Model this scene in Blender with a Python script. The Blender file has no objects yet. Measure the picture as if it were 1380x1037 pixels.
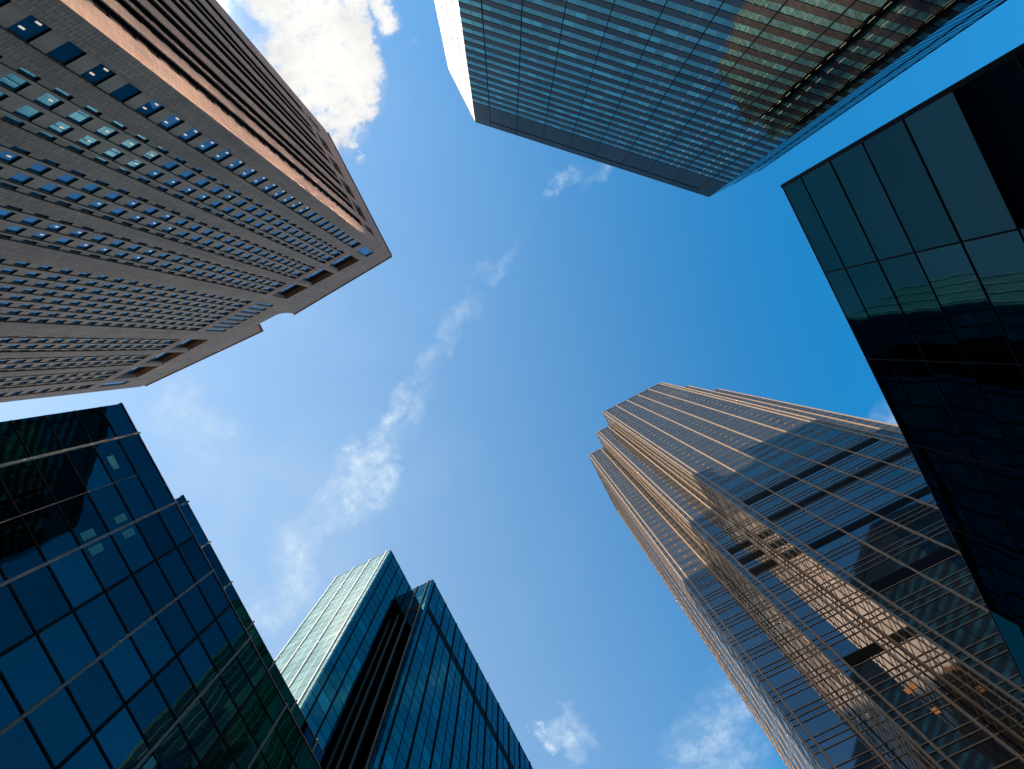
import bpy, math, random
import numpy as np
from mathutils import Matrix, Vector
random.seed(7)
R_ = math.radians
SC = bpy.context.scene
COL = SC.collection

# ------------------------------------------------------------------ camera
EYE = 1.6
FPX, CX, CY, W0, H0 = 920.0, 670.14, 518.4, 1380.0, 1037.0
M = np.array([[0.888664, -0.456911, -0.038841], [0.458343, 0.887651, 0.04468], [0.014062, -0.057508, 0.998246]])
cd = bpy.data.cameras.new('camera'); cam = bpy.data.objects.new('camera', cd); COL.objects.link(cam)
cd.sensor_width = 36.0; cd.sensor_fit = 'HORIZONTAL'; cd.lens = FPX / W0 * 36.0
cd.shift_x = (W0 / 2 - CX) / W0; cd.shift_y = (CY - H0 / 2) / W0
cd.clip_start = 0.1; cd.clip_end = 20000
mm = Matrix([[M[i][0], -M[i][1], -M[i][2]] for i in range(3)]).to_4x4()
mm.translation = Vector((0, 0, EYE)); cam.matrix_world = mm
SC.camera = cam

# ------------------------------------------------------------------ light
SUN_EL = R_(22.0)
SUN_DX, SUN_DY = -0.727, -0.686                     # horizontal direction towards the sun
sd = Vector((SUN_DX, SUN_DY, 0)).normalized() * math.cos(SUN_EL) + Vector((0, 0, math.sin(SUN_EL)))
ld = bpy.data.lights.new('sun', 'SUN'); ld.energy = 5.0; ld.angle = R_(0.5); ld.color = (1.0, 0.87, 0.70)
sun = bpy.data.objects.new('sun', ld); COL.objects.link(sun)
sun.rotation_euler = sd.to_track_quat('Z', 'Y').to_euler(); sun.location = (-300, -280, 300)

SC.view_settings.view_transform = 'Standard'; SC.view_settings.look = 'None'
SC.view_settings.gamma = 1.0; SC.view_settings.exposure = 1.3
SC.cycles.use_denoising = True
SC.cycles.max_bounces = 6; SC.cycles.glossy_bounces = 4; SC.cycles.diffuse_bounces = 2
SC.cycles.caustics_reflective = True; SC.cycles.blur_glossy = 0.0
SC.cycles.sample_clamp_indirect = 60.0

# ------------------------------------------------------------------ node helpers
class NT:
    def __init__(s, nt): s.nt = nt; s.n = nt.nodes; s.l = nt.links
    def new(s, t, **kw):
        n = s.n.new(t)
        for k, v in kw.items(): setattr(n, k, v)
        return n
    def link(s, a, b): s.l.new(a, b)
    def put(s, sock, v):
        if isinstance(v, bpy.types.NodeSocket): s.l.new(v, sock)
        else: sock.default_value = v
    def math(s, op, a, b=0.0, c=0.0, clamp=False):
        n = s.new('ShaderNodeMath', operation=op, use_clamp=clamp)
        s.put(n.inputs[0], a); s.put(n.inputs[1], b); s.put(n.inputs[2], c); return n.outputs[0]
    def vmath(s, op, a, b=(0, 0, 0), scale=None):
        n = s.new('ShaderNodeVectorMath', operation=op)
        s.put(n.inputs[0], a); s.put(n.inputs[1], b)
        if scale is not None: s.put(n.inputs['Scale'], scale)
        return n.outputs['Value'] if op in ('LENGTH', 'DOT_PRODUCT', 'DISTANCE') else n.outputs[0]
    def noise(s, vec, scale, detail=4.0, rough=0.5, dist=0.0):
        n = s.new('ShaderNodeTexNoise'); s.put(n.inputs['Vector'], vec)
        n.inputs['Scale'].default_value = scale; n.inputs['Detail'].default_value = detail
        n.inputs['Roughness'].default_value = rough; n.inputs['Distortion'].default_value = dist
        return n
    def ramp(s, f, a, b, lo=0.0, hi=1.0, smooth=True):
        n = s.new('ShaderNodeMapRange', interpolation_type='SMOOTHSTEP' if smooth else 'LINEAR')
        s.put(n.inputs[0], f)
        for i, v in zip((1, 2, 3, 4), (a, b, lo, hi)): s.put(n.inputs[i], v)
        return n.outputs[0]
    def mix(s, f, a, b, mode='MIX'):
        n = s.new('ShaderNodeMix', data_type='RGBA', blend_type=mode)
        s.put(n.inputs[0], f); s.put(n.inputs[6], a); s.put(n.inputs[7], b); return n.outputs[2]

# ------------------------------------------------------------------ sky
wd = bpy.data.worlds.new('World'); SC.world = wd; wd.use_nodes = True
w = NT(wd.node_tree); w.n.clear()
out = w.new('ShaderNodeOutputWorld'); bg = w.new('ShaderNodeBackground'); bg.inputs['Strength'].default_value = 0.122
sky = w.new('ShaderNodeTexSky', sky_type='NISHITA', sun_disc=False)
sky.sun_elevation = SUN_EL; sky.sun_rotation = math.atan2(SUN_DX, SUN_DY)
sky.altitude = 0; sky.air_density = 1.0; sky.dust_density = 1.2; sky.ozone_density = 3.0
SKYC = w.new('ShaderNodeHueSaturation'); SKYC.inputs['Hue'].default_value = 0.488; SKYC.inputs['Saturation'].default_value = 1.36; SKYC.inputs['Value'].default_value = 1.22
w.link(sky.outputs[0], SKYC.inputs['Color'])
tc = w.new('ShaderNodeTexCoord')
sep = w.new('ShaderNodeSeparateXYZ'); w.link(tc.outputs['Generated'], sep.inputs[0])
zc = w.math('MAXIMUM', sep.outputs[2], 0.08)
px_ = w.math('DIVIDE', sep.outputs[0], zc); py_ = w.math('DIVIDE', sep.outputs[1], zc)
cmb = w.new('ShaderNodeCombineXYZ'); w.link(px_, cmb.inputs[0]); w.link(py_, cmb.inputs[1]); P = cmb.outputs[0]
# cloud layer: soft capsules torn up by noise (positions on the cloud plane, height 1)
warp = w.noise(P, 9.0, 8.0, 0.62)
wv = w.vmath('SCALE', w.vmath('SUBTRACT', warp.outputs['Color'], (0.5, 0.5, 0.5)), scale=0.13)
PW = w.vmath('ADD', P, wv)
def seg(a, b, pt):
    a = Vector((a[0], a[1], 0)); b = Vector((b[0], b[1], 0)); d = b - a; L2 = max(d.length_squared, 1e-8)
    pa = w.vmath('SUBTRACT', pt, tuple(a))
    t = w.math('MULTIPLY', w.vmath('DOT_PRODUCT', pa, tuple(d)), 1 / L2, clamp=True)
    pr = w.vmath('SCALE', tuple(d), scale=t)
    return w.vmath('LENGTH', w.vmath('SUBTRACT', pa, pr))
def seg_node(a, b, r0, r1, dens):
    return w.ramp(seg(a, b, PW), r0, r1, dens, 0.0)
def layer(items):
    acc = None
    for it in items:
        m = seg_node(*it)
        acc = m if acc is None else w.math('MAXIMUM', acc, m)
    return acc
solid = layer([((-0.06, -0.58), (-0.075, -0.45), 0.06, 0.125, 1.0), ((-0.02, -0.60), (-0.022, -0.455), 0.035, 0.085, 1.0),
               ((-0.10, -0.47), (-0.085, -0.42), 0.025, 0.07, 0.95), ((-0.085, -0.39), (-0.07, -0.36), 0.004, 0.03, 0.8),
               ((-0.078, -0.325), (-0.07, -0.318), 0.002, 0.018, 0.7), ((0.060, -0.52), (0.069, -0.475), 0.006, 0.04, 0.85),
               ((0.075, -0.58), (0.10, -0.52), 0.002, 0.02, 0.5), ((0.068, -0.41), (0.085, -0.425), 0.0, 0.014, 0.5),
               ((-0.20, -0.62), (-0.22, -0.44), 0.07, 0.13, 1.0), ((-0.36, -0.62), (-0.34, -0.40), 0.08, 0.15, 1.0)])  # last pair: unseen clouds added behind the stone tower for reflections
wisp = layer([((-0.52, 0.20), (-0.44, 0.17), 0.0, 0.0451, 0.40), ((-0.465, 0.175), (-0.405, 0.115), 0.0, 0.0410, 0.55),
              ((-0.40, 0.13), (-0.32, 0.105), 0.0, 0.0410, 0.45), ((-0.395, 0.10), (-0.29, 0.085), 0.0, 0.0246, 0.5),
              ((-0.32, 0.11), (-0.25, 0.09), 0.002, 0.0295, 0.8), ((-0.285, 0.07), (-0.235, 0.055), 0.0, 0.0328, 0.75),
              ((-0.26, 0.04), (-0.18, 0.0), 0.0, 0.0262, 0.8), ((-0.215, 0.05), (-0.13, 0.01), 0.0, 0.0246, 0.4),
              ((-0.165, 0.0), (-0.075, -0.05), 0.0, 0.0197, 0.5), ((-0.075, -0.05), (0.02, -0.10), 0.0, 0.0230, 0.4), ((0.02, -0.10), (0.13, -0.144), 0.0, 0.0164, 0.3),
              ((0.15, -0.163), (0.20, -0.168), 0.0, 0.0139, 0.5), ((0.20, -0.165), (0.27, -0.155), 0.0, 0.0164, 0.35), ((-0.47, -0.13), (-0.44, -0.08), 0.0, 0.0574, 0.38),
              ((-0.025, 0.67), (0.075, 0.625), 0.01, 0.0656, 0.6), ((0.03, 0.70), (-0.05, 0.71), 0.01, 0.0656, 0.45),
              ((-0.225, 0.535), (-0.222, 0.57), 0.0, 0.0164, 0.95), ((-0.20, 0.56), (-0.195, 0.60), 0.0, 0.0246, 0.9), ((-0.18, 0.545), (-0.165, 0.60), 0.0, 0.0246, 0.6),
              ((0.30, 0.42), (0.60, 0.30), 0.0, 0.0410, 0.5), ((0.25, -0.85), (0.6, -0.6), 0.02, 0.0984, 0.6),
              ((0.05, -0.92), (0.25, -1.1), 0.02, 0.0984, 0.8)])
fine = w.noise(P, 30.0, 9.0, 0.72)
body = w.noise(P, 7.0, 6.0, 0.55)
tear = w.math('ADD', w.math('MULTIPLY', fine.outputs['Fac'], 0.65), w.math('MULTIPLY', body.outputs['Fac'], 0.35))
solid_d = w.math('MULTIPLY', w.math('MULTIPLY', w.ramp(solid, 0.0, 0.12), w.math('SUBTRACT', 1.0, w.ramp(seg((-0.125, -0.60), (-0.112, -0.55), PW), 0.0, 0.042, 0.95, 0.0))), w.ramp(w.math('ADD', solid, w.math('MULTIPLY', w.math('SUBTRACT', tear, 0.5), 3.2)), 0.12, 1.0))
wisp_d = w.math('MULTIPLY', wisp, w.math('ADD', 0.22, w.ramp(tear, 0.40, 0.68)), clamp=True)
lean = w.math('ADD', px_, w.math('MULTIPLY', py_, 0.15))
veil = w.math('ADD', w.ramp(lean, 0.5, -0.8, 0.0, 0.58), w.math('MULTIPLY', w.ramp(w.noise(P, 2.2, 6.0, 0.6, 0.6).outputs['Fac'], 0.42, 0.75), w.ramp(lean, 0.2, -0.5, 0.0, 0.16)))
dens = w.math('MAXIMUM', solid_d, w.math('ADD', w.math('MULTIPLY', wisp_d, 0.85), veil, clamp=True))
shade = w.ramp(w.noise(P, 12.0, 8.0, 0.6).outputs['Fac'], 0.3, 0.62, 0.62, 1.0)
cc = w.new('ShaderNodeMix', data_type='RGBA'); w.link(shade, cc.inputs[0])
w.put(cc.inputs[6], (1.7, 1.72, 1.8, 1)); w.put(cc.inputs[7], (3.4, 3.36, 3.26, 1))
refl_boost = w.ramp(w.math('ADD', px_, w.math('MULTIPLY', py_, 0.2)), -0.22, -0.40, 1.0, 8.0)      # clouds towards the sun, unseen behind the stone tower, boosted to feed reflections
wc = w.mix(w.ramp(solid, 0.1, 0.5), (2.1, 2.62, 3.2, 1), w.mix(w.ramp(refl_boost, 1.5, 4.5), w.vmath('SCALE', cc.outputs[2], scale=refl_boost), w.vmath('MULTIPLY', w.vmath('SCALE', cc.outputs[2], scale=refl_boost), (1.12, 0.82, 0.68))))
final = w.mix(dens, SKYC.outputs[0], wc)
w.link(final, bg.inputs[0]); w.link(bg.outputs[0], out.inputs[0])

# ------------------------------------------------------------------ materials
def mat(name):
    m = bpy.data.materials.new(name); m.use_nodes = True
    return m, NT(m.node_tree), m.node_tree.nodes['Principled BSDF']
def plain(name, col, rough=0.6, metal=0.0, var=0.15, scale=0.5):
    m, t, b = mat(name)
    tcn = t.new('ShaderNodeTexCoord')
    nz = t.noise(tcn.outputs['Object'], scale, 5.0, 0.6)
    f = t.ramp(nz.outputs['Fac'], 0.3, 0.7, 1 - var, 1 + var, smooth=False)
    c = t.vmath('SCALE', tuple(col), scale=f)
    t.link(c, b.inputs['Base Color']); b.inputs['Roughness'].default_value = rough; b.inputs['Metallic'].default_value = metal
    if max(col) < 0.05: b.inputs['Specular IOR Level'].default_value = 0.03
    return m
def glass(name, tint, rough=0.02, var=0.25, wav=0.006, tilt=0.004, edge=(0.6, 0.85, 1.0), scale=0.22, bright=None, metal=1.0):
    """Coated facade glass: tinted mirror, each pane of its own tone and very slightly out of true."""
    m, t, b = mat(name)
    tcn = t.new('ShaderNodeTexCoord')
    at = t.new('ShaderNodeAttribute', attribute_name='rnd'); r = at.outputs['Fac']
    f = t.math('ADD', 1 - var, t.math('MULTIPLY', r, 2 * var))
    c = t.vmath('SCALE', tuple(tint), scale=f)
    if bright:
        k = t.ramp(r, bright[0], bright[0] + 0.01)
        c = t.mix(t.math('MULTIPLY', k, bright[2]), c, (*bright[1], 1))
    dirt = t.noise(tcn.outputs['Object'], 0.06, 6.0, 0.6)
    c = t.vmath('SCALE', c, scale=t.ramp(dirt.outputs['Fac'], 0.3, 0.7, 0.86, 1.1, smooth=False))
    t.link(c, b.inputs['Base Color']); b.inputs['Metallic'].default_value = metal
    b.inputs['Roughness'].default_value = rough
    b.inputs['Specular Tint'].default_value = (*edge, 1)
    g = t.new('ShaderNodeNewGeometry')
    n1 = t.noise(tcn.outputs['Object'], scale, 2.5, 0.5)
    off = t.vmath('SCALE', t.vmath('SUBTRACT', n1.outputs['Color'], (0.5, 0.5, 0.5)), scale=wav)
    wn = t.new('ShaderNodeTexWhiteNoise', noise_dimensions='1D'); t.link(r, wn.inputs['W'])
    off2 = t.vmath('SCALE', t.vmath('SUBTRACT', wn.outputs['Color'], (0.5, 0.5, 0.5)), scale=tilt)
    nn = t.vmath('NORMALIZE', t.vmath('ADD', t.vmath('ADD', g.outputs['Normal'], off), off2))
    t.link(nn, b.inputs['Normal'])
    return m
def stone(name, c1, c2, mortar, bw, bh, rough=0.75, msize=0.012):
    m, t, b = mat(name)
    tcn = t.new('ShaderNodeTexCoord'); sp = t.new('ShaderNodeSeparateXYZ'); t.link(tcn.outputs['Object'], sp.inputs[0])
    cb = t.new('ShaderNodeCombineXYZ'); t.link(t.math('ADD', sp.outputs[0], sp.outputs[1]), cb.inputs[0]); t.link(sp.outputs[2], cb.inputs[1])
    bt = t.new('ShaderNodeTexBrick'); t.link(cb.outputs[0], bt.inputs['Vector'])
    bt.inputs['Color1'].default_value = (*c1, 1); bt.inputs['Color2'].default_value = (*c2, 1); bt.inputs['Mortar'].default_value = (*mortar, 1)
    bt.inputs['Scale'].default_value = 1.0; bt.inputs['Brick Width'].default_value = bw; bt.inputs['Row Height'].default_value = bh
    bt.inputs['Mortar Size'].default_value = msize; bt.inputs['Mortar Smooth'].default_value = 0.1; bt.inputs['Bias'].default_value = 0.0
    big = t.noise(tcn.outputs['Object'], 0.09, 6.0, 0.65); fin = t.noise(tcn.outputs['Object'], 3.0, 5.0, 0.7)
    v = t.math('MULTIPLY', t.ramp(big.outputs['Fac'], 0.3, 0.7, 0.84, 1.12, smooth=False), t.ramp(fin.outputs['Fac'], 0.3, 0.7, 0.88, 1.1, smooth=False))
    stv = t.vmath('MULTIPLY', tcn.outputs['Object'], (0.9, 0.9, 0.035))
    stn = t.noise(stv, 1.0, 5.0, 0.65)
    v = t.math('MULTIPLY', v, t.ramp(stn.outputs['Fac'], 0.32, 0.66, 0.80, 1.10, smooth=False))
    t.link(t.vmath('SCALE', bt.outputs['Color'], scale=v), b.inputs['Base Color']); b.inputs['Roughness'].default_value = rough
    bp = t.new('ShaderNodeBump'); bp.inputs['Strength'].default_value = 0.25; bp.inputs['Distance'].default_value = 0.02
    t.link(bt.outputs['Fac'], bp.inputs['Height']); bp.invert = True; t.link(bp.outputs[0], b.inputs['Normal'])
    return m
def emit(name, col, s):
    m, t, b = mat(name)
    b.inputs['Base Color'].default_value = (*[c * .5 for c in col], 1)
    b.inputs['Emission Color'].default_value = (*col, 1); b.inputs['Emission Strength'].default_value = s
    return m

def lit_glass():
    m, t, b = mat('green_glass_lit_tone')
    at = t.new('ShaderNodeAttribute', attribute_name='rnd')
    c = t.vmath('SCALE', (0.22, 0.345, 0.29), scale=t.math('ADD', 0.82, t.math('MULTIPLY', at.outputs['Fac'], 0.36)))  # paler copy of the green glass: sunlit look put into the colour
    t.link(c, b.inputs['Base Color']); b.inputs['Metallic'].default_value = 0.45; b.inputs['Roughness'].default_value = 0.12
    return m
MT = {
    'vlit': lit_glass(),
    'stone': stone('tan_stone', (0.56, 0.28, 0.175), (0.43, 0.212, 0.13), (0.10, 0.055, 0.038), 0.95, 0.42, msize=0.022),
    'spandrel': plain('stone_spandrel', (0.52, 0.268, 0.168), 0.7),
    'coping': plain('brown_coping', (0.14, 0.065, 0.035), 0.6),
    'dark': plain('dark_metal', (0.0035, 0.0032, 0.003), 0.6),
    'louvre': plain('louvre_brown', (0.03, 0.014, 0.008), 0.6),
    'tanglass': glass('window_glass_blue', (0.02, 0.185, 0.34), metal=0.5, var=0.12, tilt=0.012, wav=0.012),
    'towin': glass('window_glass_teal', (0.13, 0.27, 0.26), edge=(0.5,0.7,0.8), var=0.18, tilt=0.004, wav=0.006, bright=(0.88, (0.17, 0.45, 0.42), 0.6)),
    'tospan': glass('spandrel_glass_navy', (0.10, 0.095, 0.092), edge=(0.45,0.5,0.52), rough=0.05, var=0.08, tilt=0.002, wav=0.004),
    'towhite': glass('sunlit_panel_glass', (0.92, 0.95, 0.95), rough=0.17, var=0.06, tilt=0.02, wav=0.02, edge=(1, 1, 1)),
    'towmatte': plain('light_trim_cladding', (0.62, 0.57, 0.49), 0.55, var=0.05),
    'blkframe_shade': plain('black_frame_and_shade', (0.006, 0.0055, 0.005), 0.5),
    'joint': plain('yellow_joint', (0.20, 0.16, 0.07), 0.6),
    'rglass': glass('dark_blue_glass', (0.022, 0.052, 0.060), edge=(0.40,0.50,0.52), var=0.16, wav=0.012, tilt=0.010, scale=0.35),
    'rdarkrefl': glass('painted_reflection_glass', (0.004, 0.005, 0.006), var=0.1, edge=(0.3, 0.3, 0.3)),
    'blglass': glass('deep_teal_glass', (0.022, 0.078, 0.092), edge=(0.3,0.46,0.52), var=0.32, wav=0.012, tilt=0.012, scale=0.3),
    'alu': plain('brushed_aluminium', (0.10, 0.082, 0.07), 0.6, 0.1),
    'bronze': plain('red_bronze_edge', (0.25, 0.09, 0.05), 0.4, 0.5),
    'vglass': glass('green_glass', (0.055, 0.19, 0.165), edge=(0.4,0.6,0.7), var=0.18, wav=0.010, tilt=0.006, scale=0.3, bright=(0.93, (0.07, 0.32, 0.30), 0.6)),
    'vlit0': glass('green_glass_lit_tone', (0.42, 0.62, 0.56), rough=0.10, var=0.12, tilt=0.006),
    'white': plain('white_painted_fin', (0.80, 0.76, 0.68), 0.4),
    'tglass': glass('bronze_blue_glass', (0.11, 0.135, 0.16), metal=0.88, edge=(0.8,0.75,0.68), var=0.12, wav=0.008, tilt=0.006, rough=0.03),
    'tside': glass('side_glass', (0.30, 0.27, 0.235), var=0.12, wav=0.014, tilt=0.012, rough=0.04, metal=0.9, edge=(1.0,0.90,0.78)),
    'rail': plain('beige_rail', (0.22, 0.155, 0.10), 0.6, 0.1, var=0.08),
    'core': plain('building_core', (0.02, 0.02, 0.022), 0.8),
    'lamp': emit('ceiling_lamp', (1.0, 0.80, 0.58), 0.26),
    'amber': emit('amber_lamp', (1.0, 0.36, 0.08), 0.06),
    'teallamp': emit('teal_interior_light', (0.012, 0.18, 0.20), 0.02),
    'asphalt': plain('asphalt', (0.05, 0.05, 0.052), 0.9, scale=2.0),
    'paving': plain('paving', (0.28, 0.27, 0.25), 0.85, scale=1.5),
    'paint': plain('road_paint', (0.75, 0.75, 0.72), 0.6),
}

# ------------------------------------------------------------------ geometry helpers
class MB:
    def __init__(s): s.v = []; s.f = []; s.r = []; s.m = []; s.mats = []
    def mi(s, m):
        if m not in s.mats: s.mats.append(m)
        return s.mats.index(m)
    def quadbox(s, c, mat_, rnd=0.5):
        """c: 8 corners, bottom ring 0-3, top ring 4-7"""
        i = len(s.v); s.v += c; k = s.mi(mat_)
        for q in ((0, 1, 2, 3), (7, 6, 5, 4), (0, 4, 5, 1), (1, 5, 6, 2), (2, 6, 7, 3), (3, 7, 4, 0)):
            s.f.append(tuple(i + a for a in q)); s.r.append(rnd); s.m.append(k)
    def abox(s, x0, x1, y0, y1, z0, z1, mat_, rnd=0.5):
        s.quadbox([(x0, y0, z0), (x1, y0, z0), (x1, y1, z0), (x0, y1, z0), (x0, y0, z1), (x1, y0, z1), (x1, y1, z1), (x0, y1, z1)], mat_, rnd)
    def poly(s, pts_bottom, pts_top, mat_, rnd=0.5):
        n = len(pts_bottom); i = len(s.v); s.v += list(pts_bottom) + list(pts_top); k = s.mi(mat_)
        s.f.append(tuple(i + a for a in reversed(range(n)))); s.f.append(tuple(i + n + a for a in range(n)))
        for a in range(n):
            b = (a + 1) % n; s.f.append((i + a, i + b, i + n + b, i + n + a))
        s.r += [rnd] * (n + 2); s.m += [k] * (n + 2)
    def build(s, name, parent=None, **props):
        if not s.f: return None
        me = bpy.data.meshes.new(name)
        base = np.array(parent_base(parent)) if parent else np.zeros(3)
        me.from_pydata((np.array(s.v, dtype=float) - base).tolist(), [], s.f)
        for m in s.mats: me.materials.append(MT[m])
        me.polygons.foreach_set('material_index', s.m)
        a = me.attributes.new('rnd', 'FLOAT', 'FACE'); a.data.foreach_set('value', s.r)
        me.update()
        o = bpy.data.objects.new(name, me); COL.objects.link(o)
        if parent: o.parent = parent
        for k, v in props.items(): o[k] = v
        return o
def parent_base(p):
    b = Vector((0, 0, 0))
    while p is not None: b += p.location; p = p.parent
    return (b.x, b.y, b.z)
def thing(name, label, cat, loc, group=None):
    o = bpy.data.objects.new(name, None); COL.objects.link(o); o.location = loc
    o['label'] = label; o['category'] = cat
    if group: o['group'] = group
    return o

class Facade:
    def __init__(s, ox, oy, tx, ty, nx, ny):
        s.o = (ox, oy); s.t = (tx, ty); s.n = (nx, ny)
    def p(s, a, d, z):
        return (s.o[0] + s.t[0] * a + s.n[0] * d, s.o[1] + s.t[1] * a + s.n[1] * d, z)
    def box(s, mb, a0, a1, d0, d1, z0, z1, mat_, rnd=0.5):
        """z is height above the photographer's eye; EYE is added here"""
        z0 += EYE; z1 += EYE
        mb.quadbox([s.p(a0, d0, z0), s.p(a1, d0, z0), s.p(a1, d1, z0), s.p(a0, d1, z0),
                    s.p(a0, d0, z1), s.p(a1, d0, z1), s.p(a1, d1, z1), s.p(a0, d1, z1)], mat_, rnd)
    def prism(s, mb, pts, d0, d1, mat_, rnd=0.5):
        mb.poly([s.p(a, d0, z + EYE) for a, z in pts], [s.p(a, d1, z + EYE) for a, z in pts], mat_, rnd)

def project(P):
    v = (np.array(P) - np.array([0, 0, EYE])) @ M
    if v[2] <= 0.01: return None
    return (CX + FPX * v[0] / v[2], CY + FPX * v[1] / v[2])
# rough volumes of the buildings, used to tell which windows the street view can see
OCC = {}
def hidden(P, own):
    ex, ey, ez = 0.0, 0.0, EYE
    for k, (x0, x1, y0, y1, h) in OCC.items():
        if k == own: continue
        t0, t1 = 0.0, 0.999
        for e, p, lo, hi in ((ex, P[0], x0, x1), (ey, P[1], y0, y1), (ez, P[2], -1, h + EYE)):
            d = p - e
            if abs(d) < 1e-9:
                if e < lo or e > hi: t0 = 2
                continue
            a, b = (lo - e) / d, (hi - e) / d
            if a > b: a, b = b, a
            t0 = max(t0, a); t1 = min(t1, b)
        if t0 < t1: return True
    return False
def emit_panes(root, panes, own, part='window', cap=100, stuff='window_panes'):
    """panes: (facade, a0, a1, d0, d1, z0, z1, mat, rnd). The largest in view become parts of their own."""
    sc = []
    for i, (fa, a0, a1, d0, d1, z0, z1, m, r) in enumerate(panes):
        c = fa.p((a0 + a1) / 2, d1, (z0 + z1) / 2 + EYE); q = project(c); ar = 0.0
        if q and 4 < q[0] < W0 - 4 and 4 < q[1] < H0 - 4 and not hidden(c, own):
            cs = [project(fa.p(a, d1, z + EYE)) for a, z in ((a0, z0), (a1, z0), (a1, z1), (a0, z1))]
            if all(cs):
                ar = 0.5 * abs(sum(cs[k][0] * cs[(k + 1) % 4][1] - cs[(k + 1) % 4][0] * cs[k][1] for k in range(4)))
        sc.append((ar, i))
    sc.sort(reverse=True)
    top = [i for a, i in sc[:cap] if a > 0]; ts = set(top)
    for i in top:
        fa, a0, a1, d0, d1, z0, z1, m, r = panes[i]
        b = MB(); fa.box(b, a0, a1, d0, d1, z0, z1, m, r); b.build(part, root)
    b = MB()
    for i, (fa, a0, a1, d0, d1, z0, z1, m, r) in enumerate(panes):
        if i not in ts: fa.box(b, a0, a1, d0, d1, z0, z1, m, r)
    b.build(stuff, root, kind='stuff')
rr = random.random

ST, SB, SV, SR, SO = 2.7, 0.6, 2.35, 0.42, 1.94      # metres per 1/100 of the roof height: tower, teal block, green, right block, office
OCC['bl'] = (-75, -32.8, -11.1, 33.0, 60.0)
OCC['bl2'] = (-80, -54.2, -2.3, 43.5, 100.0)
OCC['r'] = (19.13, 60, -0.88, 35.7, 42.0)
OCC['tan'] = (-87.7, -15.7, -68, -33.5, 170.0)

# ================================================================== ground, road, pavements (structure)
g = MB(); g.abox(-3000, 3000, -3000, 3000, -1.0, 0.0, 'asphalt'); g.build('ground', kind='structure')
g = MB()
for x0, x1, y0, y1 in ((-11.5, 15.5, -600, 600), (-600, -11.52, -28.0, -15.0), (15.52, 600, -9.4, -1.9 - 1.2)):
    g.abox(x0, x1, y0, y1, 0.003, 0.006, 'asphalt')
g.build('road', kind='structure')
g = MB()
for x0, x1, y0, y1 in ((-95, -11.6, -75, -28.1), (-90, -11.6, -14.9, 200), (15.6, 90, -1.8, 200), (15.6, 95, -80, -9.6)):
    g.abox(x0, x1, y0, y1, 0.001, 0.14, 'paving')
g.build('pavement', kind='structure')
g = MB()
for k in range(-12, 30):
    g.abox(1.9, 2.05, k * 8.0, k * 8.0 + 4, 0.010, 0.014, 'paint')
g.build('road_marking', kind='structure')

# ================================================================== 1. tan stone tower
tan = thing('stone_tower', 'tall tan stone tower with strips of small blue windows and a notched gable parapet', 'building', (-50, -50, 0))
FF = Facade(-15.7, -33.5, -1, 0, 0, 1); FR = Facade(-15.7, -33.5, 0, -1, 1, 0)
wall, sp, panes, lamps = MB(), MB(), [], []
DEP = 1.3
F0, FH, WH, NF = 61.5, 3.9, 2.15, 22
zlist = [F0 + FH * k for k in range(-15, NF)]                 # window sills
ZT = 147.3
def strip_col(fa, a0, a1, deep=0.42, spd=0.30):
    fa.box(sp, a1 - 0.03, a1 - 0.001, -spd - 0.001, -0.11, -EYE + 3, ZT - 0.01, 'blkframe_shade')  # black strip paints the pier's shade onto this jamb
    for k, zb in enumerate(zlist):
        last = (k == len(zlist) - 1)
        zt = ZT if last else zb + WH
        panes.append((fa, a0, a1, -deep - 0.06, -deep, zb, zt if last else zb + WH, 'tanglass', rr()))
        if not last: fa.box(sp, a0, a1, -DEP, -spd, zb + WH, zb + FH, 'spandrel', rr())
        fa.box(sp, a0, a1, -deep, -spd, zt - 0.02, zt - 0.001, 'blkframe_shade')  # black lining paints the shade under the window head
        for q0, q1 in ((a0, a0 + 0.05), (a1 - 0.05, a1)):       # slim dark frame
            fa.box(sp, q0, q1, -deep, -deep + 0.05, zb, zt, 'blkframe_shade')
def fill(fa, a0, a1, z0, z1, d1=0.0, m='stone'):
    fa.box(wall, a0, a1, -DEP, d1, z0, z1, m)
# front openings, s from the right-hand corner
groups = [8.65, 15.75, 22.9, 49.1, 56.25, 63.35]
op = [(2.1, 4.2, 's'), (67.8, 69.9, 's')]
for c in groups:
    op += [(c - 2.62, c - 1.95, 'n'), (c - 1.68, c - 0.22, 'w'), (c + 0.22, c + 1.68, 'w'), (c + 1.95, c + 2.62, 'n')]
for k in range(8): op.append((28.75 + 1.8 * k, 28.75 + 1.8 * k + 1.25, 'e'))
op.sort()
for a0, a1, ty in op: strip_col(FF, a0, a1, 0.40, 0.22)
edges = [0.0] + [x for o_ in op for x in o_[:2]] + [72.0]
for i in range(0, len(edges), 2):
    a0, a1 = edges[i], edges[i + 1]
    thin = (a1 - a0) < 0.8
    fill(FF, a0, a1, -EYE, ZT, -0.10 if thin else 0.0, 'spandrel' if thin else 'stone')
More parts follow.
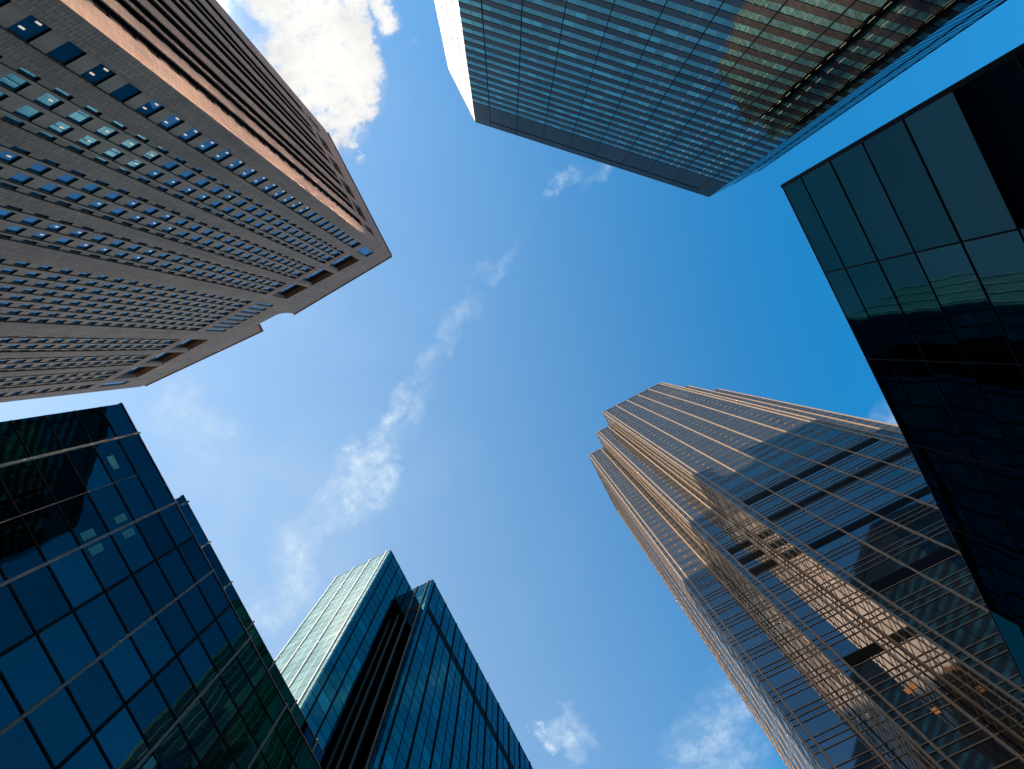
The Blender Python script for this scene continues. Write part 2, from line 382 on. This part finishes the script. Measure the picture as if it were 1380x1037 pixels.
# belt, plant-floor band, attic
FF.box(wall, 0, 72, -DEP, 0, ZT, 150.8, 'stone')
band = [(0, 2.1), (4.2, 5.95)]
ops2 = [(2.1, 4.2, 'pane'), (67.8, 69.9, 'pane'), (5.95, 25.6, 'louvre'), (46.4, 66.05, 'louvre')] + [(28.75 + 1.8 * k, 28.75 + 1.8 * k + 1.15, 'pane') for k in range(8)]
ops2.sort(); e2 = [0.0] + [x for o_ in ops2 for x in o_[:2]] + [72.0]
for i in range(0, len(e2), 2): FF.box(wall, e2[i], e2[i + 1], -DEP, 0, 150.8, 161.3, 'stone')
for a0, a1, ty in ops2:
    if ty == 'pane':
        n = 3
        for j in range(n):
            b0 = a0 + (a1 - a0) * j / n; b1 = a0 + (a1 - a0) * (j + 1) / n
            panes.append((FF, b0 + 0.04, b1 - 0.04, -0.30, -0.25, 150.8, 161.3, 'tanglass', rr()))
        FF.box(sp, a0, a1, -DEP, -0.32, 150.8, 161.3, 'blkframe_shade')
    else:
        lv = MB(); FF.box(lv, a0, a1, -DEP, -1.08, 157.5, 161.3, 'louvre')
        for k in range(8):
            z = 157.6 + k * 0.46
            FF.box(lv, a0 + 0.02, a1 - 0.02, -1.11, -1.0, z, z + 0.2, 'louvre')
        lv.build('louvre_band', tan)
        for j in range(9):
            b0 = a0 + (a1 - a0) * j / 9; b1 = a0 + (a1 - a0) * (j + 1) / 9
            panes.append((FF, b0 + 0.05, b1 - 0.05, -1.06, -1.0, 150.8, 157.4, 'tanglass', rr()))
for cx_ in (12.2, 19.3, 52.7, 59.8):
    b = MB(); n = 20; rad = 0.85
    pts = [(cx_ + rad * math.cos(2 * math.pi * k / n), -0.62 + rad * 0.7 * math.sin(2 * math.pi * k / n)) for k in range(n)]
    b.poly([FF.p(a, d, 150.8 + EYE) for a, d in pts], [FF.p(a, d, 161.3 + EYE) for a, d in pts], 'stone')
    b.build('round_column', tan)
FF.box(wall, 0, 72, -DEP, 0, 161.3, 172.6, 'stone')
# broken gable: two raked parapets with a coved notch between
def arc(c, z, r, a0, a1, n=8): return [(c + r * math.cos(R_(a0 + (a1 - a0) * k / n)), z + r * math.sin(R_(a0 + (a1 - a0) * k / n))) for k in range(n + 1)]
def rake(fa, flip):
    X = (lambda s: 72.0 - s) if flip else (lambda s: s)
    cove = arc(34.2, 176.3, 3.7, 270, 180)                      # concave end
    pts = [(X(0), 172.6), (X(0), 174.4), (X(31.0), 182.6), (X(31.0), 178.9)] 
    pts += [(X(31.0 + 1.9 * (1 - math.cos(R_(90 * k / 6)))), 178.9 - 6.3 * math.sin(R_(90 * k / 6)) ) for k in range(1, 7)]
    b = MB(); fa.prism(b, pts, -2.6, 0.0, 'stone'); b.build('parapet', tan)
    b = MB(); sl = (182.6 - 174.4) / 31.0
    q = [(X(-0.05), 174.4), (X(-0.05), 175.0), (X(31.3), 183.3), (X(31.3), 182.6 + sl * .3)]
    fa.prism(b, q, -2.8, 0.22, 'coping'); b.build('coping', tan)
rake(FF, False); rake(FF, True)
# right-hand face (seen at a grazing angle)
LR = 34.5
opr = [(2.9, 4.7), (6.4, 8.1), (8.6, 10.3), (12.0, 13.7), (14.2, 15.9), (17.6, 19.3), (19.8, 21.5), (23.2, 24.9), (25.4, 27.1), (29.4, 31.2)]
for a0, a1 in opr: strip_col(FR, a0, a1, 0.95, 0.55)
er = [DEP] + [x for o_ in opr for x in o_] + [LR]
for i in range(0, len(er), 2): FR.box(wall, er[i], er[i + 1], -DEP, 0.0, -EYE, ZT, 'stone')
FR.box(wall, DEP, LR, -DEP, 0, ZT, 150.4, 'stone')
opu = [(2.9, 4.7), (6.4, 10.3), (12.0, 15.9), (17.6, 21.5), (23.2, 27.1), (29.4, 31.2)]
eu = [DEP] + [x for o_ in opu for x in o_] + [LR]
for i in range(0, len(eu), 2): FR.box(wall, eu[i], eu[i + 1], -DEP, 0, 150.4, 159.4, 'stone')
for a0, a1 in opu:
    FR.box(sp, a0, a1, -DEP, -0.72, 150.4, 159.4, 'blkframe_shade')
    n = 3
    for j in range(n):
        b0 = a0 + (a1 - a0) * j / n; b1 = a0 + (a1 - a0) * (j + 1) / n
        panes.append((FR, b0 + 0.06, b1 - 0.06, -0.70, -0.62, 150.4, 159.4, 'tanglass', rr()))
FR.box(wall, DEP, LR, -DEP, 0, 159.4, 172.6, 'stone')
b = MB(); FR.box(b, 2.61, LR, -1.8, -0.001, 172.61, 174.0, 'stone'); b.build('parapet', tan)
b = MB(); FR.box(b, 0.23, LR + .2, -1.9, 0.22, 174.42, 174.95, 'coping'); FR.box(b, 2.61, LR, -1.8, 0.0, 174.0, 174.42, 'stone'); b.build('coping', tan)
# body behind the cladding and its plain back faces
wall.abox(-87.7, -15.7 - DEP, -68.0, -33.5 - DEP, 0, 172.0 + EYE, 'core')
wall.abox(-87.69, -15.71, -68.6, -68.01, 0, 173.4 + EYE, 'stone')
wall.abox(-88.2, -87.71, -68.6, -33.52, 0, 173.4 + EYE, 'stone')
wall.build('wall', tan); sp.build('spandrel_strips', tan)
emit_panes(tan, panes, 'tan')
# ceiling lights seen behind the lower windows
rl = random.Random(3)
cl = 0
def lamp(fa, a, z, wdt, hgt, root, d=-0.388, m='lamp'):
    b = MB(); fa.box(b, a, a + wdt, d, d + 0.02, z, z + hgt, m); b.build('ceiling_light', root)
for k, zb in enumerate(zlist):
    if 40 < zb < 112:
        if abs(zb - 49.8) > 1 and abs(zb - 57.6) > 1:
            lamp(FF, 2.45, zb + 0.95, 0.16, 0.55, tan); lamp(FF, 3.45, zb + 0.55, 0.16, 0.55, tan)
for c in (8.65, 15.75, 22.9):
    for side in (-1.68, 0.22):
        for k, zb in enumerate(zlist):
            if 34 < zb < 96 and rl.random() < 0.5:
                lamp(FF, c + side + 0.55 + 0.1 * rl.random(), zb + 1.0, 0.15, 0.5, tan)

# ================================================================== 2. dark glass office block at the top (set at 45 degrees, with a sunlit end)
off = thing('glass_office_block', 'broad dark glass office block with thin teal window bands and a pale sunlit end wall', 'building', (60, -60, 0))
r2 = math.sqrt(0.5)
OFM = Facade(20.6, -59.3, r2, r2, -r2, r2); OFL = Facade(20.6, -59.3, 0, -1, -1, 0); OFR = Facade(69.1, -10.8, 1, 0, 0, 1)
LM = 68.6; HT = 194.0
cl_, fr, panes = MB(), MB(), []
def office(fa, L, wmat, smat, main):
    end = fa is OFL
    def mt_(m, sa, z): return 'towmatte' if end and (sa > 11.0 or z > 158) else m  # made-up matte cladding, limits the sun reflected onto the stone tower
    top = 178.1
    s = [0.0, 4.52] if main else [0.0]
    while s[-1] + 7.5 < L - 1.0: s.append(s[-1] + 7.5)
    s.append(L)
    if end: s = [0.0, 3.8, 7.6, 11.4, L]
    for k in range(46):
        z1 = top - 3.9 * k; z0 = z1 - 2.04
        if z0 < 3: break
        for i in range(len(s) - 1):
            n = 2 if s[i + 1] - s[i] < 5.5 else 4
            for j in range(n):
                a0 = s[i] + (s[i + 1] - s[i]) * j / n; a1 = s[i] + (s[i + 1] - s[i]) * (j + 1) / n
                panes.append((fa, a0 + 0.03, a1 - 0.03, -0.5, -0.05, z0, z1, mt_(wmat, a0, z0), rr() ** 0.9))
                if j and main: fa.box(fr, a0 - 0.035, a0 + 0.035, -0.05, 0.03, z0, z1, 'joint')
            fa.box(cl_, s[i] + 0.03, s[i + 1] - 0.03, -0.5, 0.0, z1 - 3.9, z0, mt_(smat, s[i], z0), rr())
        if end and k % 1 == 0:
            fa.box(fr, 0.0, L, -0.05, 0.006, z0 - 0.03, z0 + 0.03, 'alu')
        if fa is OFM:
            fa.box(fr, 0.0, L, -0.05, 0.01, z1 - 0.015, z1 + 0.02, 'blkframe_shade')
            fa.box(fr, 0.0, L, -0.05, 0.01, z0 - 0.02, z0 + 0.015, 'blkframe_shade')
    for i in range(len(s) - 1):
        fa.box(cl_, s[i] + 0.03, s[i + 1] - 0.03, -0.5, 0.0, top + 0.001, 189.4, mt_(smat, 99, z0), rr())
        fa.box(cl_, s[i] + 0.03, s[i + 1] - 0.03, -0.5, 0.0, 190.1, HT, mt_(smat, 99, z0), rr())
        ends = main and 0 < i < len(s) - 2
        fa.box(cl_, s[i] + 0.03, s[i + 1] - 0.03, -0.9 if ends or not main else -0.5, -0.45 if ends else 0.0, 189.4, 190.1, 'dark' if ends else mt_(smat, 99, z0), rr())
        if i: fa.box(fr, s[i] - 0.08, s[i] + 0.08, -0.4, 0.08 if fa is not OFL else 0.005, 2.0, HT, 'blkframe_shade' if fa is not OFL else 'alu')
office(OFM, LM, 'towin', 'tospan', True)
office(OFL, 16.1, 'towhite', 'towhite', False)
office(OFR, 16.2, 'towin', 'tospan', False)
b = MB()
pl = [(20.9, -75.4), (20.9, -59.5), (69.3, -11.1), (85.3, -11.1), (85.3, -75.4)]
b.poly([(x, y, 0) for x, y in pl], [(x, y, HT - 0.3 + EYE) for x, y in pl], 'core'); b.build('roof_and_core', off)
cl_.build('cladding', off); fr.build('mullion_grid', off)
b = MB(); OFM.box(b, 0, LM, -0.5, 0.04, HT, HT + 0.25, 'alu'); OFL.box(b, 0, 16.1, -0.5, 0.04, HT + 0.26, HT + 0.4, 'alu'); b.build('coping', off)
emit_panes(off, panes, 'office')

# ================================================================== 3. low black-blue glass block at the right
rb = thing('dark_glass_block', 'low dark blue-black glass block of very large panes with thin black joints', 'building', (40, 17, 0))
FRB = Facade(19.13, -0.88, 0, 1, -1, 0)
zs = [42.0, 39.55, 36.1, 32.88, 29.58, 26.33, 23.15, 19.9, 16.6, 13.3, 10.0, 6.7, 3.4, 0.0]
ss = [0.0]
while ss[-1] + 5.84 < 36: ss.append(ss[-1] + 5.84)
ss.append(36.5)
panes, fr = [], MB()
for i in range(len(zs) - 1):
    for j in range(len(ss) - 1):
        black = (j == 0 and zs[i] < 27)  # corner panes coloured black to paint in a dark reflection
        panes.append((FRB, ss[j] + 0.04, ss[j + 1] - 0.04, -0.3, -0.02 - 0.004 * rr(), zs[i + 1] + 0.03, zs[i] - 0.03, 'rdarkrefl' if black else 'rglass', rr()))
        if black:      # slim blue-grey strip of glass framing the panes blackened for a reflection
            pass
    thick = 0.05 if i % 2 == 0 else 0.022
    if i: FRB.box(fr, 0, 36.5, -0.3, 0.015, zs[i] - thick, zs[i] + thick * 0.6, 'blkframe_shade')
for j in range(1, len(ss) - 1):
    FRB.box(fr, ss[j] - 0.035, ss[j] + 0.035, -0.31, 0.03, -1.5, 42.0, 'blkframe_shade')
FRB.box(fr, -0.12, 0.10, -0.3, 0.07, -1.5, 42.06, 'blkframe_shade')
fr.build('joint_grid', rb)
b = MB(); FRB.box(b, -0.12, 36.5, -0.6, 0.012, 42.07, 42.11, 'bronze'); b.build('coping', rb)
b = MB(); b.abox(19.4, 60, -0.7, 35.5, 0, 42.0 + EYE, 'core'); b.build('core', rb)
b = MB()
FN = Facade(19.13, -0.88, 1, 0, 0, -1)
for i in range(len(zs) - 1):
    for j in range(7): FN.box(b, 0.33 + j * 5.8, 0.33 + (j + 1) * 5.8 - 0.06, -0.17, 0.0, zs[i + 1] + 0.03, zs[i] - 0.03, 'rglass', rr())
b.build('side_glazing', rb)
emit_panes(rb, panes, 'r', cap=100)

# ================================================================== 4. tall stepped tower with beige ribs
tw = thing('stepped_tower', 'very tall stepped tower of dark glass ribbed with beige rails, sunlit above and shadowed below', 'building', (35, 67, 0))
def TF(x, y, tx, ty, nx, ny): return Facade(x * ST, y * ST, tx, ty, nx, ny)
faces = [  # facade, length(u), vertical positions(u), bays with dots, min z of small floors, plant bands
    (TF(8.0, 15.25, 1, 0, 0, -1), 9.7, [0.05, 0.42, 2.2, 3.95, 5.72, 7.5, 9.28, 9.65], (1, 3, 5), 46.3, True),
    (TF(5.8, 17.5, 1, 0, 0, -1), 2.17, [0.05, 0.42, 1.98], (1,), 46.3, True),
    (TF(3.3, 19.95, 1, 0, 0, -1), 2.47, [0.05, 0.42, 2.05], (1,), 43.5, False),
    (TF(17.7, 17.45, 1, 0, 0, -1), 3.2, [0.35, 1.6, 3.15], (), 46.3, False),
    (TF(20.9, 19.85, 1, 0, 0, -1), 3.7, [0.35, 1.9, 3.65], (), 46.3, False),
    (TF(8.0, 15.25, 0, 1, -1, 0), 2.24, [0.30, 0.95, 1.62], (), 46.3, False),
    (TF(5.8, 17.5, 0, 1, -1, 0), 2.44, [0.30, 1.0, 1.72], (), 46.3, False),
    (TF(3.3, 19.95, 0, 1, -1, 0), 9.7, [0.40, 1.3, 2.2, 3.95, 5.72, 7.5, 8.6, 9.28], (), 43.5, False),
]
rails, vert, dots, panes = MB(), [], [], []
bands = {0: [(40.9, 41.75), (37.05, 37.85), (32.0, 32.7), (26.5, 27.2)], 1: [(40.9, 41.75), (38.95, 39.8), (37.1, 37.9), (26.5, 27.2)]}
for fi, (fa, L, vs, db, zmin, _b) in enumerate(faces):
    side = fi >= 5
    ks = [0.0] + vs + [L]
    lev = []                                        # rail heights (u)
    z = 99.6
    dz = [44.09 + 1.4435 * k for k in range(0, 39)]
    dz = [q for q in dz if q > zmin]
    for q in dz: lev += [q - 0.3, q, q + 0.3]
    c = 44.35 if zmin > 45 else 42.35
    while c > 1.0: lev += [c - 0.44, c, c + 0.44]; c -= 1.95
    lev = sorted(set([round(x, 3) for x in lev])); lev = [0.0] + [x for x in lev if x < 99.6] + [100.0]
    bl = bands.get(fi, [])
    for z in lev[1:-1]:
        if any(b0 - 0.05 < z < b1 + 0.05 for b0, b1 in bl):
            for q0, q1 in ((0.0, vs[1] * ST), (vs[-2 if fi == 0 else -1] * ST, L * ST)): fa.box(rails, q0, q1, -0.02, 0.045, z * ST - 0.07, z * ST + 0.07, 'rail')
            continue
        up = z > zmin
        hh = 0.045 if up or side else 0.065
        fa.box(rails, 0.02, L * ST - 0.02, -0.02, 0.012 if side else (0.025 if up else 0.05), z * ST - hh, z * ST + hh, 'rail')
    for b0, b1 in bl:
        lou = MB(); fa.box(lou, vs[1] * ST + 0.05, vs[-2 if fi == 0 else -1] * ST - 0.05, -0.05, 0.04, b0 * ST, b1 * ST, 'dark'); lou.build('plant_louvre', tw)
    for v in vs:
        wd_ = 0.12 if not side else 0.09
        vert.append((fa, v * ST - wd_, v * ST + wd_, -0.02, 0.12 if not side else 0.035, 0, 270.2))
    for i in range(len(ks) - 1):
        if ks[i + 1] - ks[i] < 0.06: continue
        for j in range(len(lev) - 1):
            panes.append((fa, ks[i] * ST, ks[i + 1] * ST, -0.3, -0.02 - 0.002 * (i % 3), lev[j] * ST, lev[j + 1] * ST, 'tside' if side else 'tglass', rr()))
    for bi in db:
        v0, v1 = vs[bi], vs[bi + 1] if bi + 1 < len(vs) else L
        m_ = (v0 + v1) / 2 * ST
        for q in dz: dots.append((fa, m_ - 0.2, m_ + 0.2, -0.02, 0.10, q * ST - 0.2, q * ST + 0.2, 'rail', 0.5))
rails.build('horizontal_rails', tw); emit_panes(tw, dots, 'tower', 'bracket', 60, 'small_brackets')
for fa, a0, a1, d0, d1, z0, z1 in vert:
    b = MB(); fa.box(b, a0, a1, d0, d1, z0, z1, 'rail'); b.build('rib', tw)
emit_panes(tw, panes, 'tower')
b = MB()
for x0, x1, y0, y1, zt in ((8.05, 17.6, 15.33, 34.0, 99.9), (5.88, 8.05, 17.58, 32.0, 99.7), (3.38, 5.88, 20.03, 29.6, 99.8), (17.6, 20.82, 17.53, 32.0, 99.7), (20.82, 24.5, 19.93, 29.6, 99.6)):
    b.abox(x0 * ST, x1 * ST, y0 * ST, y1 * ST, 0, zt * ST, 'core')
b.build('core', tw)
for fi, (fa, L, *_r) in enumerate(faces):
    b = MB(); fa.box(b, 0.0 if fi < 5 else 0.16, L * ST, -0.3, 0.15, 270.0 + 0.21 + fi * .012, 270.55 + fi * .012, 'rail'); b.build('coping', tw)
lm = faces[0][0]
for a, z, wd_, hg in ((20.5, 55.0, 0.9, 0.5), (22.3, 55.2, 0.9, 0.5), (23.0, 58.6, 0.9, 0.45), (24.6, 58.7, 0.7, 0.4), (21.8, 49.6, 0.8, 0.4)):
    lamp(lm, a, z, wd_, hg, tw, d=-0.01, m='amber')
F3_ = faces[1][0]
for a, z in ((3.2, 64.0), (3.9, 64.3), (3.5, 60.2)): lamp(F3_, a, z, 0.5, 0.9, tw, d=-0.01, m='amber')

# ================================================================== 5. teal glass block at the lower left, with a taller part set back
bl = thing('teal_glass_block', 'deep teal glass block with pale aluminium ribs beside the green tower', 'building', (-55, 11, 0))
FB = Facade(-32.83, -11.1, 0, 1, 1, 0)
LB = 44.0
zb_ = [60.0, 56.85, 53.4, 49.95, 46.45, 42.95, 39.45, 36.0, 32.6, 29.2, 25.8, 22.4, 19.0, 15.6, 12.2, 8.8, 5.4, 2.0]
light = [3.0 + 7.0 * k for k in range(6)]; dark_ = [6.5 + 7.0 * k for k in range(6)]
pos = sorted([0.0] + light + dark_ + [LB]); pos = [p for p in pos if p <= LB]
panes, fr = [], MB()
for i in range(len(zb_) - 1):
    for j in range(len(pos) - 1):
        panes.append((FB, pos[j], pos[j + 1], -0.3, -0.02 - 0.003 * rr(), zb_[i + 1] + 0.01, zb_[i] - 0.01, 'blglass', rr()))
    if i: FB.box(fr, 0, LB, -0.3, 0.03, zb_[i] - 0.09, zb_[i] + 0.09, 'blkframe_shade')
for d_ in dark_:
    if d_ > 10: FB.box(fr, d_ - 0.11, d_ + 0.11, -0.31, 0.07, 0, 60, 'blkframe_shade')
    else: FB.box(fr, d_ - 0.03, d_ + 0.03, -0.31, 0.04, 0, 56.8, 'bronze')
fr.build('joint_grid', bl)
for l_ in light:
    b = MB(); FB.box(b, l_ - 0.10, l_ + 0.10, -0.05, 0.09, 0, 60.35, 'alu'); b.build('aluminium_rib', bl)
b = MB(); FB.box(b, -0.1, LB, -0.5, 0.05, 60.001, 60.13, 'bronze'); b.build('coping', bl)
b = MB(); b.abox(-75, -33.1, -11.0, 32.9, 0, 59.9 + EYE, 'core'); b.build('core', bl)
FB2 = Facade(-54.2, -2.3, 0, 1, 1, 0)
L2 = 45.6
up = MB(); b2 = []
z2 = [102.0 - 3.4 * k for k in range(13)]
pos2 = [0.0] + [1.2 + 3.5 * k for k in range(13)] + [L2]
for i in range(len(z2) - 1):
    for j in range(len(pos2) - 1):
        FB2.box(up, pos2[j] + 0.04, pos2[j + 1] - 0.04, -0.3, -0.02, z2[i + 1] + 0.03, z2[i] - 0.03, 'blglass', rr())
    if i: FB2.box(up, 0, L2, -0.31, 0.02, z2[i] - 0.05, z2[i] + 0.05, 'blkframe_shade')
up.build('upper_glazing', bl)
b = MB(); b.abox(-80, -54.5, -2.2, 43.2, 0, 101.9 + EYE, 'core'); b.build('upper_core', bl)
for k in range(7):
    b = MB(); FB2.box(b, 1.2 + 7.0 * k - 0.14, 1.2 + 7.0 * k + 0.14, -0.05, 0.25, 60, 102.3, 'alu'); b.build('aluminium_rib', bl)
b = MB(); FB2.box(b, -0.1, L2, -0.5, 0.05, 102.0, 102.14, 'bronze'); b.build('coping', bl)
emit_panes(bl, panes, 'bl')
for a, z in ((10.3, 51.2), (10.3, 47.0), (9.0, 51.2), (9.1, 47.0), (24.3, 41.6)):
    lamp(FB, a, z, 0.6, 1.5, bl, d=-0.018, m='teallamp')
lamp(FB, 4.3, 54.2, 1.2, 0.9, bl, d=-0.018, m='teallamp')

# ================================================================== 6. green glass tower in the lower middle: two slabs with a dark recess
gv = thing('green_glass_tower', 'green glass tower of two joined slabs, its narrow end pale in the sun', 'building', (-75, 75, 0))
HV = 235.0
VB = Facade(-69.0, 45.1, -1, 0, 0, -1)       # lit end of the first slab
VA = Facade(-69.0, 45.1, 0, 1, 1, 0)         # its long side
V2A = Facade(-60.7, 61.1, 0, 1, 1, 0)
V2B = Facade(-60.7, 61.1, -1, 0, 0, -1)
u = SV
rows = [99.6 - 2.05 * k for k in range(49)]; rows = [100.0] + rows; rows = [r for r in rows if r > 1] + [0.0]
panes, fr = [], MB()
def vface(fa, vs, L, mt, zt=100.0, zb0=0.0, rowm='blkframe_shade', band_=None, thin=0.05):
    ks = sorted([0.0] + vs + [L])
    rw = [r for r in rows if zb0 <= r <= zt]
    if rw[0] != zt: rw = [zt] + rw
    if rw[-1] != zb0: rw.append(zb0)
    for i in range(len(rw) - 1):
        for j in range(len(ks) - 1):
            m_ = mt
            if band_ and band_[0] < (rw[i] + rw[i + 1]) / 2 < band_[1] and j > 0: m_ = 'dark'
            panes.append((fa, ks[j] * u, ks[j + 1] * u, -0.3, -0.02 - 0.003 * rr(), rw[i + 1] * u + 0.01, rw[i] * u - 0.01, m_, rr()))
        if i: fa.box(fr, 0.03, L * u - 0.03, -0.3, 0.02, rw[i] * u - thin, rw[i] * u + thin, rowm)
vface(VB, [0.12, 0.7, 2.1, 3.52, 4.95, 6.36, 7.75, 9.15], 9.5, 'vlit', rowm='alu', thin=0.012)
vface(VA, [0.97, 2.7, 4.0], 4.3, 'vglass')
VA2 = Facade(-69.0, 45.1 + 4.3 * u, 0, 1, 1, 0)
vface(VA2, [0.1, 1.8], 2.5, 'vglass', zb0=91.2)
V1R = Facade(-76.6, 45.1 + 4.3 * u, 0, 1, 1, 0)            # back of the recess
vface(V1R, [1.2], 2.5, 'vglass', zt=91.2)
V1E = Facade(-76.3, 45.1 + 4.3 * u, 1, 0, 0, 1)
vface(V1E, [1.2], 3.08, 'vglass', zt=91.2)
vs2 = [0.75]
while vs2[-1] + 1.72 < 38: vs2.append(vs2[-1] + 1.72)
vface(V2A, vs2, 38.3, 'vglass', band_=(89.4, 91.4))
vface(V2B, [0.7, 1.6, 2.6, 4.2, 5.4], 6.77, 'vglass', band_=(89.4, 91.4))
fr.build('joint_grid', gv)
for p_ in (0.7, 3.52, 6.36, 9.15):
    b = MB(); VB.box(b, p_ * u - 0.10, p_ * u + 0.10, -0.05, 0.30, 0, HV + 0.9, 'white'); b.build('white_fin', gv)
for p_ in (2.1, 4.95, 7.75):
    b = MB(); VB.box(b, p_ * u - 0.04, p_ * u + 0.04, -0.05, 0.03, 0, HV, 'white'); b.build('mullion', gv)
for fa, ps in ((VA, (0.97, 2.7)), (VA2, (0.1, 1.8))):
    for p_ in ps:
        b = MB(); fa.box(b, p_ * u - 0.09, p_ * u + 0.09, -0.05, 0.22, 0 if fa is VA else 91.2 * u, HV + .3, 'blkframe_shade'); b.build('mullion', gv)
for p_ in (0.7, 2.6, 4.2, 5.4):
    b = MB(); V2B.box(b, p_ * u - 0.12, p_ * u + 0.12, -0.05, 0.40, 0, HV + 0.6, 'alu'); b.build('white_fin', gv)
for k, p_ in enumerate(vs2):
    b = MB(); wv_ = 0.13 if (k % 2 == 0) else 0.06
    V2A.box(b, p_ * u - wv_, p_ * u + wv_, -0.05, 0.30 if k % 2 == 0 else 0.1, 0, HV + 0.3, 'blkframe_shade'); b.build('mullion', gv)
b = MB()
b.abox(-91.2, -69.3, 45.4, 54.92, 0, HV - 0.2 + EYE, 'core')
b.abox(-91.2, -69.3, 55.0, 61.0, 91.25 * u + EYE, HV - 0.2 + EYE, 'core')
b.abox(-91.2, -76.9, 55.0, 61.0, 0, 91.25 * u + EYE, 'core')
b.abox(-91.2, -61.0, 61.4, 150.0, 0, HV - 0.2 + EYE, 'core')
b.build('core', gv)
b = MB()
for k, (fa, L) in enumerate(((VB, 9.5), (VA, 6.7))):
    fa.box(b, 0.0, L * u, -0.4, 0.05, HV + 0.001 + k * .02, HV + 0.2 + k * .02, 'alu')
b.build('coping', gv)
b = MB()
for k, (fa, L) in enumerate(((V2A, 38.3), (V2B, 3.4))):
    fa.box(b, 0.0, L * u, -0.4, 0.05, HV + 0.05 + k * .02, HV + 0.25 + k * .02, 'alu')
b.build('coping', gv)
emit_panes(gv, panes, 'green')
